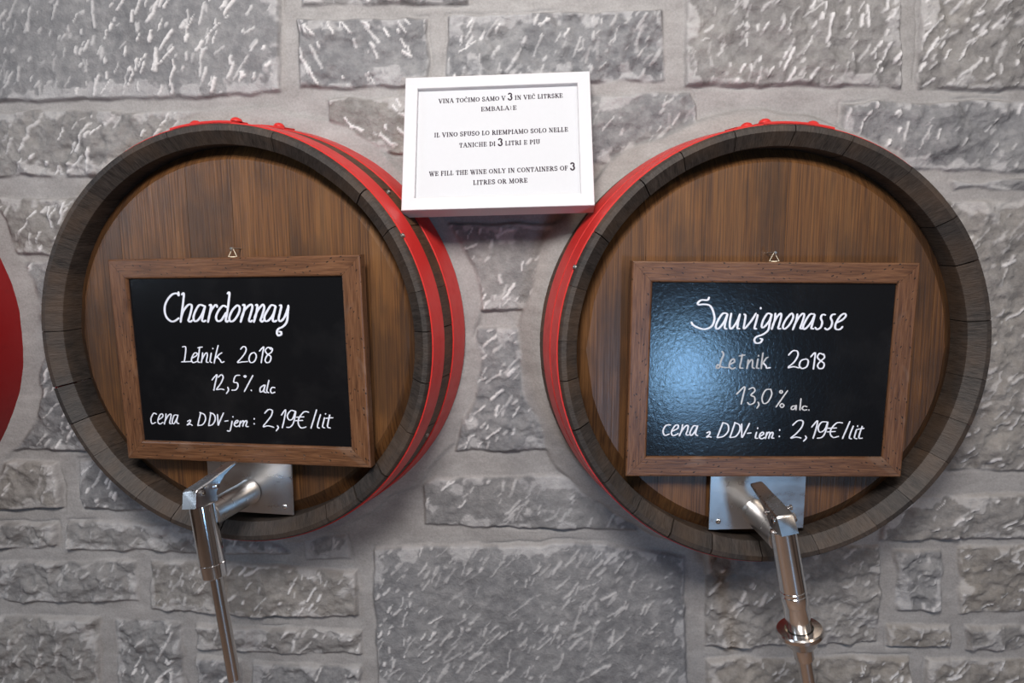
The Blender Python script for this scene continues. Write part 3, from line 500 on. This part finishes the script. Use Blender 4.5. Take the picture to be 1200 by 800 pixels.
# ------------------------------------------------------------------ chalkboards
BW, BH, INS = .3974, .3056, .0291
def axes(tilt, roll, yaw):
    def m(x, z):
        X = math.cos(roll)*x-math.sin(roll)*z; Z = math.sin(roll)*x+math.cos(roll)*z; Y = math.sin(tilt)*Z; Z = math.cos(tilt)*Z
        return Vector((math.cos(yaw)*X-math.sin(yaw)*Y, math.sin(yaw)*X+math.cos(yaw)*Y, Z))
    X, Z = m(1, 0), m(0, 1); return X, Z.cross(X), Z
def pose(c, tilt, roll, yaw):
    X, Y, Z = axes(tilt, roll, yaw)
    return Matrix(((X.x, Y.x, Z.x, c[0]), (X.y, Y.y, Z.y, c[1]), (X.z, Y.z, Z.z, c[2]), (0, 0, 0, 1)))
def frame_mesh(W, H, prof, mat, name, parent, mitre=.00015):
    """four mitred rails; prof: (distance in from the outer edge, depth y)"""
    vs = []; fs = []; uvs = []; k = len(prof); cs = [(-1, 1), (1, 1), (1, -1), (-1, -1)]
    for sd in range(4):
        (ax, az), (bx, bz) = cs[sd], cs[(sd+1) % 4]; b = len(vs); L = W if sd % 2 == 0 else H
        dx, dz = (bx-ax)/2, (bz-az)/2
        for end, (cx, cz) in enumerate(((ax, az), (bx, bz))):
            g = mitre*(1 if end == 0 else -1)
            for d, y in prof: vs.append((cx*(W/2-d)+dx*g, y, cz*(H/2-d)+dz*g))
        for p in range(k):
            q = (p+1) % k; fs.append((b+p, b+q, b+k+q, b+k+p))
            run = [0.0]
            for z in range(k): run.append(run[-1]+math.dist(prof[z], prof[(z+1) % k]))
            u0 = sd*1.7
            uvs += [(u0, run[p]+sd*.31), (u0, run[p+1]+sd*.31), (u0+L, run[p+1]+sd*.31), (u0+L, run[p]+sd*.31)]
    me = bpy.data.meshes.new(name); me.from_pydata(vs, [], fs); uv = me.uv_layers.new(name='UVMap')
    for i, t in enumerate(uvs): uv.data[i].uv = t
    import bmesh
    b = bmesh.new(); b.from_mesh(me); bmesh.ops.recalc_face_normals(b, faces=b.faces); b.to_mesh(me); b.free()
    me.materials.append(mat); o = bpy.data.objects.new(name, me); COL.objects.link(o); o.parent = parent
    return o
WORDS = {'l_letnik': [(0, 11), (11, 99)], 'r_letnik': [(0, 10), (10, 99)]}
def chalkboard(c, tilt, roll, yaw, label, lines, hx, barrel, nail_world):
    root = empty('chalkboard_sign', c, (0, 0, 0), label, 'chalkboard', 'framed chalkboards hung on the barrels'); root.matrix_world = pose(c, tilt, roll, yaw)
    frame_mesh(BW, BH, [(0, .016), (0, .0022), (.0006, .0007), (.0022, 0), (.0262, 0), (.0280, .0007), (INS, .0026), (INS, .016)], M_frame, 'frame', root)
    mb = MB(); mb.box(-BW/2+.02, BW/2-.02, .0045, .0135, -BH/2+.02, BH/2-.02); mb.build('slate_panel', M_slate, root, 0)
    for key, wd, i0, i1 in [(k, w_, a, b) for k, w_ in lines for a, b in WORDS.get(k, [(0, 99)])]:
        mb = MB()
        for st in LETTERS[key][i0:i1]:
            pts = smooth_path([(a/1e4, b/1e4) for a, b in st])
            ribbon(mb, pts, lambda dx, dz, wd=wd: wd*(.80+.34*abs(dz)), .0046, .0005)
        mb.build('lettering', M_faint if key == 'r_letnik' and i0 == 0 else M_thin if key == 'r_strength' else M_chalk, root, 0)
    mb = MB(); t = BH/2
    mb.tube([(hx-.0066, .0125, t+.0010), (hx+.0066, .0125, t+.0010), (hx, .0145, t+.0135)], .0008, 6, True)
    mb.box(hx-.004, hx+.004, .0118, .0158, t-.016, t+.0012, None, .0008)
    mb.build('hanger', M_gold, root, 40)
    # the nail in the barrel head that the hanger hangs from
    bi = pose(BARRELS[barrel][0], BARRELS[barrel][1], 0, BARRELS[barrel][2]).inverted()
    q = bi @ (root.matrix_world @ Vector((hx, .0145, t+.0125)))
    nm = MB(); nm.cyl((q.x, q.y-.004, q.z), (q.x, .040, q.z), .0010, 10); nm.cyl((q.x, q.y-.0052, q.z), (q.x, q.y-.0038, q.z), .0022, 12, .0005)
    nm.build('nail', M_nail, {'left': bl, 'right': br}[barrel], 40)
    return root
chalkboard((.0159, -.0005, -.0304), -.0153, .0163, -.1161, 'brown wood-framed chalkboard reading Chardonnay with a 2,19 euro price', [('chardonnay', .0034), ('l_letnik', .0022), ('l_strength', .0022), ('l_price', .0022)], -.0020, 'left', None)
chalkboard((.7818, -.0020, -.0376), -.0098, -.0078, .0660, 'brown wood-framed chalkboard reading Sauvignonasse with a blue window reflection', [('sauvignonasse', .0029), ('r_letnik', .0023), ('r_strength', .0021), ('r_price', .0022)], .0012, 'right', None)

# ------------------------------------------------------------------ printed notice in a white frame
def V(*p): return list(p)
def arc(cx, cy, rx, ry, a0, a1, n=14): return [(cx+rx*math.cos(R(a0+(a1-a0)*i/n)), cy+ry*math.sin(R(a0+(a1-a0)*i/n))) for i in range(n+1)]
TH, TN = .24, .10
def stem(x, y0=0, y1=1, s=1): # thick upright with serifs
    g = [([(x, y0), (x, y1)], TH)]
    if s: g += [([(x-.17, y0+.035), (x+.17, y0+.035)], TN), ([(x-.17, y1-.035), (x+.17, y1-.035)], TN)]
    return g
def thin(*p): return (list(p), TN+.02)
def thick(*p): return (list(p), TH)
GL = {
 'A': (.95, [thin((.08, 0), (.46, 1)), thick((.46, 1), (.85, 0)), thin((.2, .34), (.66, .34)), thin((-.05, .035), (.22, .035)), thin((.68, .035), (1.0, .035))]),
 'B': (.80, stem(.2)+[(arc(.38, .76, .30, .21, 90, -90), None), (arc(.38, .27, .36, .24, 90, -90), None), thin((.2, .52), (.42, .52))]),
 'C': (.86, [(arc(.48, .5, .40, .47, 50, 310, 22), None), thin((.76, .66), (.76, .98))]),
 'D': (.90, stem(.2)+[(arc(.36, .5, .46, .465, 90, -90, 18), None)]),
 'E': (.78, stem(.2)+[thin((.2, .965), (.70, .965)), thin((.2, .5), (.55, .5)), thin((.2, .035), (.72, .035)), thin((.70, 1), (.70, .72)), thin((.73, 0), (.73, .28)), thin((.55, .62), (.55, .38))]),
 'F': (.72, stem(.2)+[thin((.2, .965), (.68, .965)), thin((.2, .5), (.53, .5)), thin((.68, 1), (.68, .72)), thin((.53, .62), (.53, .38))]),
 'H': (.98, stem(.2)+stem(.78)+[thin((.2, .5), (.78, .5))]),
 'I': (.42, stem(.2)),
 'K': (.92, stem(.2)+[thin((.25, .42), (.74, .97)), thick((.42, .58), (.82, .03)), thin((.62, .965), (.88, .965)), thin((.66, .035), (.98, .035))]),
 'L': (.72, stem(.2)+[thin((.2, .035), (.68, .035)), thin((.68, 0), (.68, .32))]),
 'M': (1.18, [thin((.16, 0), (.2, 1)), thick((.2, 1), (.58, .1)), thin((.58, .1), (.94, 1)), thick((.96, 1), (.98, 0)), thin((.0, .035), (.32, .035)), thin((.80, .035), (1.16, .035)), thin((.04, .965), (.26, .965)), thin((.9, .965), (1.12, .965))]),
 'N': (.98, [thin((.18, 0), (.18, 1)), thick((.18, 1), (.80, 0)), thin((.80, 0), (.80, 1)), thin((.02, .035), (.34, .035)), thin((.02, .965), (.2, .965)), thin((.64, .965), (.96, .965))]),
 'O': (.96, [(arc(.48, .5, .40, .47, 0, 360, 26), None)]),
 'P': (.76, stem(.2)+[(arc(.36, .72, .32, .245, 90, -90), None)]),
 'R': (.90, stem(.2)+[(arc(.36, .74, .30, .225, 90, -90), None), thick((.42, .52), (.78, .03)), thin((.64, .035), (.94, .035))]),
 'S': (.74, [(arc(.37, .74, .27, .235, 40, 255, 14)+arc(.37, .26, .29, .235, 75, -150, 14), TH*.85), thin((.62, .74), (.62, 1)), thin((.09, .28), (.09, 0))]),
 'T': (.82, stem(.41)+[thin((.03, .965), (.79, .965)), thin((.03, 1), (.03, .7)), thin((.79, 1), (.79, .7))]),
 'U': (.94, [([(.2, 1), (.2, .35)]+arc(.49, .33, .29, .30, 180, 360, 12)+[(.78, 1)], None), thin((.02, .965), (.38, .965)), thin((.62, .965), (.94, .965))]),
 'V': (.95, [thick((.12, 1), (.48, 0)), thin((.48, 0), (.86, 1)), thin((-.04, .965), (.30, .965)), thin((.70, 1.03), (1.0, 1.0))]),
 'W': (1.3, [thick((.12, 1), (.42, 0)), thin((.42, 0), (.68, .9)), thick((.62, 1), (.92, 0)), thin((.92, 0), (1.2, 1)), thin((-.04, .965), (.32, .965)), thin((1.04, 1.02), (1.34, 1.0))]),
 'Y': (.90, [thick((.12, 1), (.46, .48)), thin((.46, .48), (.80, 1)), thick((.46, .5), (.46, 0)), thin((.28, .035), (.64, .035)), thin((-.04, .965), (.28, .965)), thin((.66, .98), (.96, 1.0))]),
 'Z': (.5, [thin((.1, .96), (.30, .62)), thin((.30, .62), (.12, .30)), thin((.12, .30), (.32, .02))]),
 '3': (.86, [(arc(.40, .98, .30, .28, 150, -80, 14)+arc(.40, .36, .34, .36, 80, -160, 16), TH*1.5)]),
}
def notice(c, tilt, roll, W, H):
    root = empty('picture_frame', c, (0, 0, 0), 'white framed printed notice propped between the two barrels', 'picture frame'); root.matrix_world = pose(c, tilt, roll, 0)
    frame_mesh(W, H, [(0, .026), (0, .0010), (.0004, .0003), (.0010, 0), (.0178, 0), (.0186, .0004), (.0190, .0014), (.0190, .026)], M_white, 'frame', root, .00004)
    mb = MB(); mb.box(-W/2+.012, W/2-.012, .0075, .0095, -H/2+.012, H/2-.012); mb.build('paper', M_paper, root, 0)
    mb = MB(); mb.box(-W/2+.010, W/2-.010, .0097, .020, -H/2+.010, H/2-.010, None, .001); mb.build('backing_board', M_frame, root, 0)
    for text, (xa, za), (xb, zb) in NOTICE:
        adv = []; x = 0
        for ch in text:
            if ch == ' ': x += .5; continue
            k = 1.28 if ch == '3' else 1.0
            wd = GL[{'Č': 'C', 'Ž': 'Z'}.get(ch, ch)][0]*k; adv.append((ch, x, k)); x += wd+.16
        tot = x-.16; sx = math.hypot(xb-xa, zb-za)/tot; a = math.atan2(zb-za, xb-xa); sz = .0068
        mb = MB()
        for ch, x, k in adv:
            for pts, wd in GL[{'Č': 'C', 'Ž': 'Z'}.get(ch, ch)][1]+([([(.36, 1.28), (.50, 1.08), (.64, 1.28)], TN+.03)] if ch == 'Č' else []):
                P = []
                for px, pz in pts:
                    u = (x+px*k)*sx; v = pz*k*sz; P.append((xa+u*math.cos(a)-v*math.sin(a), za+u*math.sin(a)+v*math.cos(a)))
                if wd is None: wf = lambda dx, dz: (TN+(TH-TN)*abs(dz)**1.4)*sz*.95
                else: wf = lambda dx, dz, wd=wd: wd*sz*.95
                ribbon(mb, P, wf, .0074, .00008)
        mb.build('printed_line', M_ink, root, 0)
    return root
NOTICE = [('VINA TOČIMO SAMO V 3 IN VEČ LITRSKE', (-.0881, .0671), (.0970, .0694)), ('EMBALAŽE', (-.0245, .0513), (.0283, .0519)),
          ('IL VINO SFUSO LO RIEMPIAMO SOLO NELLE', (-.0936, .0111), (.1035, .0135)), ('TANICHE DI 3 LITRI E PIU', (-.0562, -.0068), (.0620, -.0049)),
          ('WE FILL THE WINE ONLY IN CONTAINERS OF 3', (-.0999, -.0510), (.1121, -.0480)), ('LITRES OR MORE', (-.0353, -.0669), (.0431, -.0656))]
notice((.39492, .055, .29248), .3428, .0235, .2759, .2139)

# ------------------------------------------------------------------ taps
def tap(org, yaw, swing, label, plate, long_body, twist):
    root = empty('wine_tap', org, (0, 0, yaw), label, 'tap', 'steel taps on the barrel heads')
    Rm = Matrix.Rotation(-swing, 4, 'Y')
    def place(o): o.matrix_local = Rm; return o
    x0, x1, z0, z1 = plate
    mb = MB(); mb.box(x0, x1, 0, .0025, z0, z1, None, .0006); pl = mb.build('mounting_plate', M_plate, root, 0); pl.rotation_euler.z = twist
    mb = MB(); mb.box(-.035, .035, .0026, .0140, -.02, .05); mb.build('spacer_block', M_plate, pl, 0)
    for sx_ in (x0+.014, x1-.014):
        mb = MB(); mb.dome((sx_, 0, z0+.013), (0, -1, 0), .0042, .0022, 14); mb.cyl((sx_, -.0016, z0+.013), (sx_, -.0026, z0+.013), .0012, 6); mb.build('screw', M_pol, pl, 40)
    yb = -.100; rb = .0168
    mb = MB()                                             # pipe out of the plate, saddle-flared onto the body
    mb.lathe([(0, .0198), (.002, .0192), (.004, .0186), (.090, .0182), (.0915, .0186), (.093, .0178), (.093, .001)], (0, 0, 0), (0, -1, 0), 40)
    place(mb.build('pipe', M_satin, root, 40))
    mb = MB(); zt = .019; zb = -.128 if long_body else -.086
    pr = [(zt, .001), (zt, rb-.0015), (zt-.0012, rb)]
    for g in ((-.068, -.086+.012) if long_body else (-.066,)): pr += [(g+.0008, rb), (g, rb-.0007), (g-.0008, rb)]
    if long_body: pr = [p for p in pr]; pr += [(-.088, rb), (-.0885, rb-.0004)]
    r2 = rb-.0005
    pr = sorted(pr, key=lambda p: -p[0]); pr += [(zb+.0015, r2), (zb, r2-.0015), (zb, .001)]
    mb.lathe(pr, (0, yb, 0), (0, 0, 1), 40); place(mb.build('valve_body', M_pol, root, 40))
    mb = MB(); ze = -.30 if long_body else -.240; rt_ = .0094 if long_body else .0088
    mb.lathe([(zb+.004, rt_), (ze, rt_), (ze, rt_-.0014), (ze+.02, rt_-.0014)], (0, yb+.002, 0), (0, 0, 1), 32)
    place(mb.build('spout_tube', M_tube, root, 40))
    if long_body:
        mb = MB(); zc = -.129
        mb.lathe([(zc+.004, .0185), (zc+.004, .0285), (zc+.002, .0300), (zc-.003, .0300), (zc-.022, .0165), (zc-.023, .0130), (zc-.040, .0126), (zc-.042, .0115), (zc-.042, .0094)], (0, yb+.001, 0), (0, 0, 1), 48)
        mb.lathe([(zc+.004, .0185), (zc-.010, .0175), (zc-.012, .0100)], (0, yb+.001, 0), (0, 0, 1), 48)
        place(mb.build('drip_collar', M_tube, root, 30))
    # lever: folded channel, deep over the body and tapering to a flat tongue at the back
    mb = MB(); secs = [(yb-.0185, .0108, .0425, .0205), (yb-.0165, .0114, .0445, .0205), (yb+.008, .0114, .0470, .016), (yb+.026, .0108, .0500, .036), (yb+.042, .0096, .0515, .0455), (yb+.060, .0093, .0545, .0505), (yb+.071, .0089, .0560, .0530), (yb+.074, .0078, .0562, .0545)]
    vs = []; fs = []
    for n_, (y, hw, zt_, zb_) in enumerate(secs):
        c_ = .0016 if zt_-zb_ > .006 else .0008; yl = y-(.0060 if n_ < 2 else 0)
        vs += [(-hw, yl, zb_), (-hw, y, zt_-c_), (-hw+c_, y, zt_), (hw-c_, y, zt_), (hw, y, zt_-c_), (hw, yl, zb_)]
    for i in range(len(secs)-1):
        for j in range(6): fs.append((i*6+j, i*6+(j+1) % 6, (i+1)*6+(j+1) % 6, (i+1)*6+j))
    fs += [tuple(range(6)), tuple(range((len(secs)-1)*6, len(secs)*6))[::-1]]
    mb.add(vs, fs); lv = place(mb.build('lever', M_lever, root, 35))
    mb = MB(); mb.box(-.009, .009, yb-.006, yb+.022, .010, .030, None, .001); place(mb.build('lever_bracket', M_satin, root, 0))
    for (y, z, xa, xb) in ((yb-.010, .0375, -.0150, .0155), (yb+.012, .0390, -.0165, .0215)):
        mb = MB(); mb.cyl((xa, y, z), (xb, y, z), .0022, 14, .0004)
        mb.cyl((.0118, y, z), (.0152, y, z), .0044, 6, .0005); mb.cyl((-.0150, y, z), (-.0118, y, z), .0042, 16, .0008)
        if xb > .02: mb.cyl((xb-.0035, y, z), (xb, y, z), .0036, 12, .0006)
        b_ = mb.build('bolt', M_pol, lv, 40)
    return root
tap((.0144, .018, -.2339), -.175, R(7.5), 'stainless steel wine tap with plain spout below the Chardonnay chalkboard', (-.0680, .0715, -.0335, .0500), False, .0755)
tap((.7772, .018, -.2509), .0650, R(12.2), 'stainless steel wine tap with flared drip collar below the Sauvignonasse chalkboard', (-.0690, .0740, -.0260, .0560), True, .033)
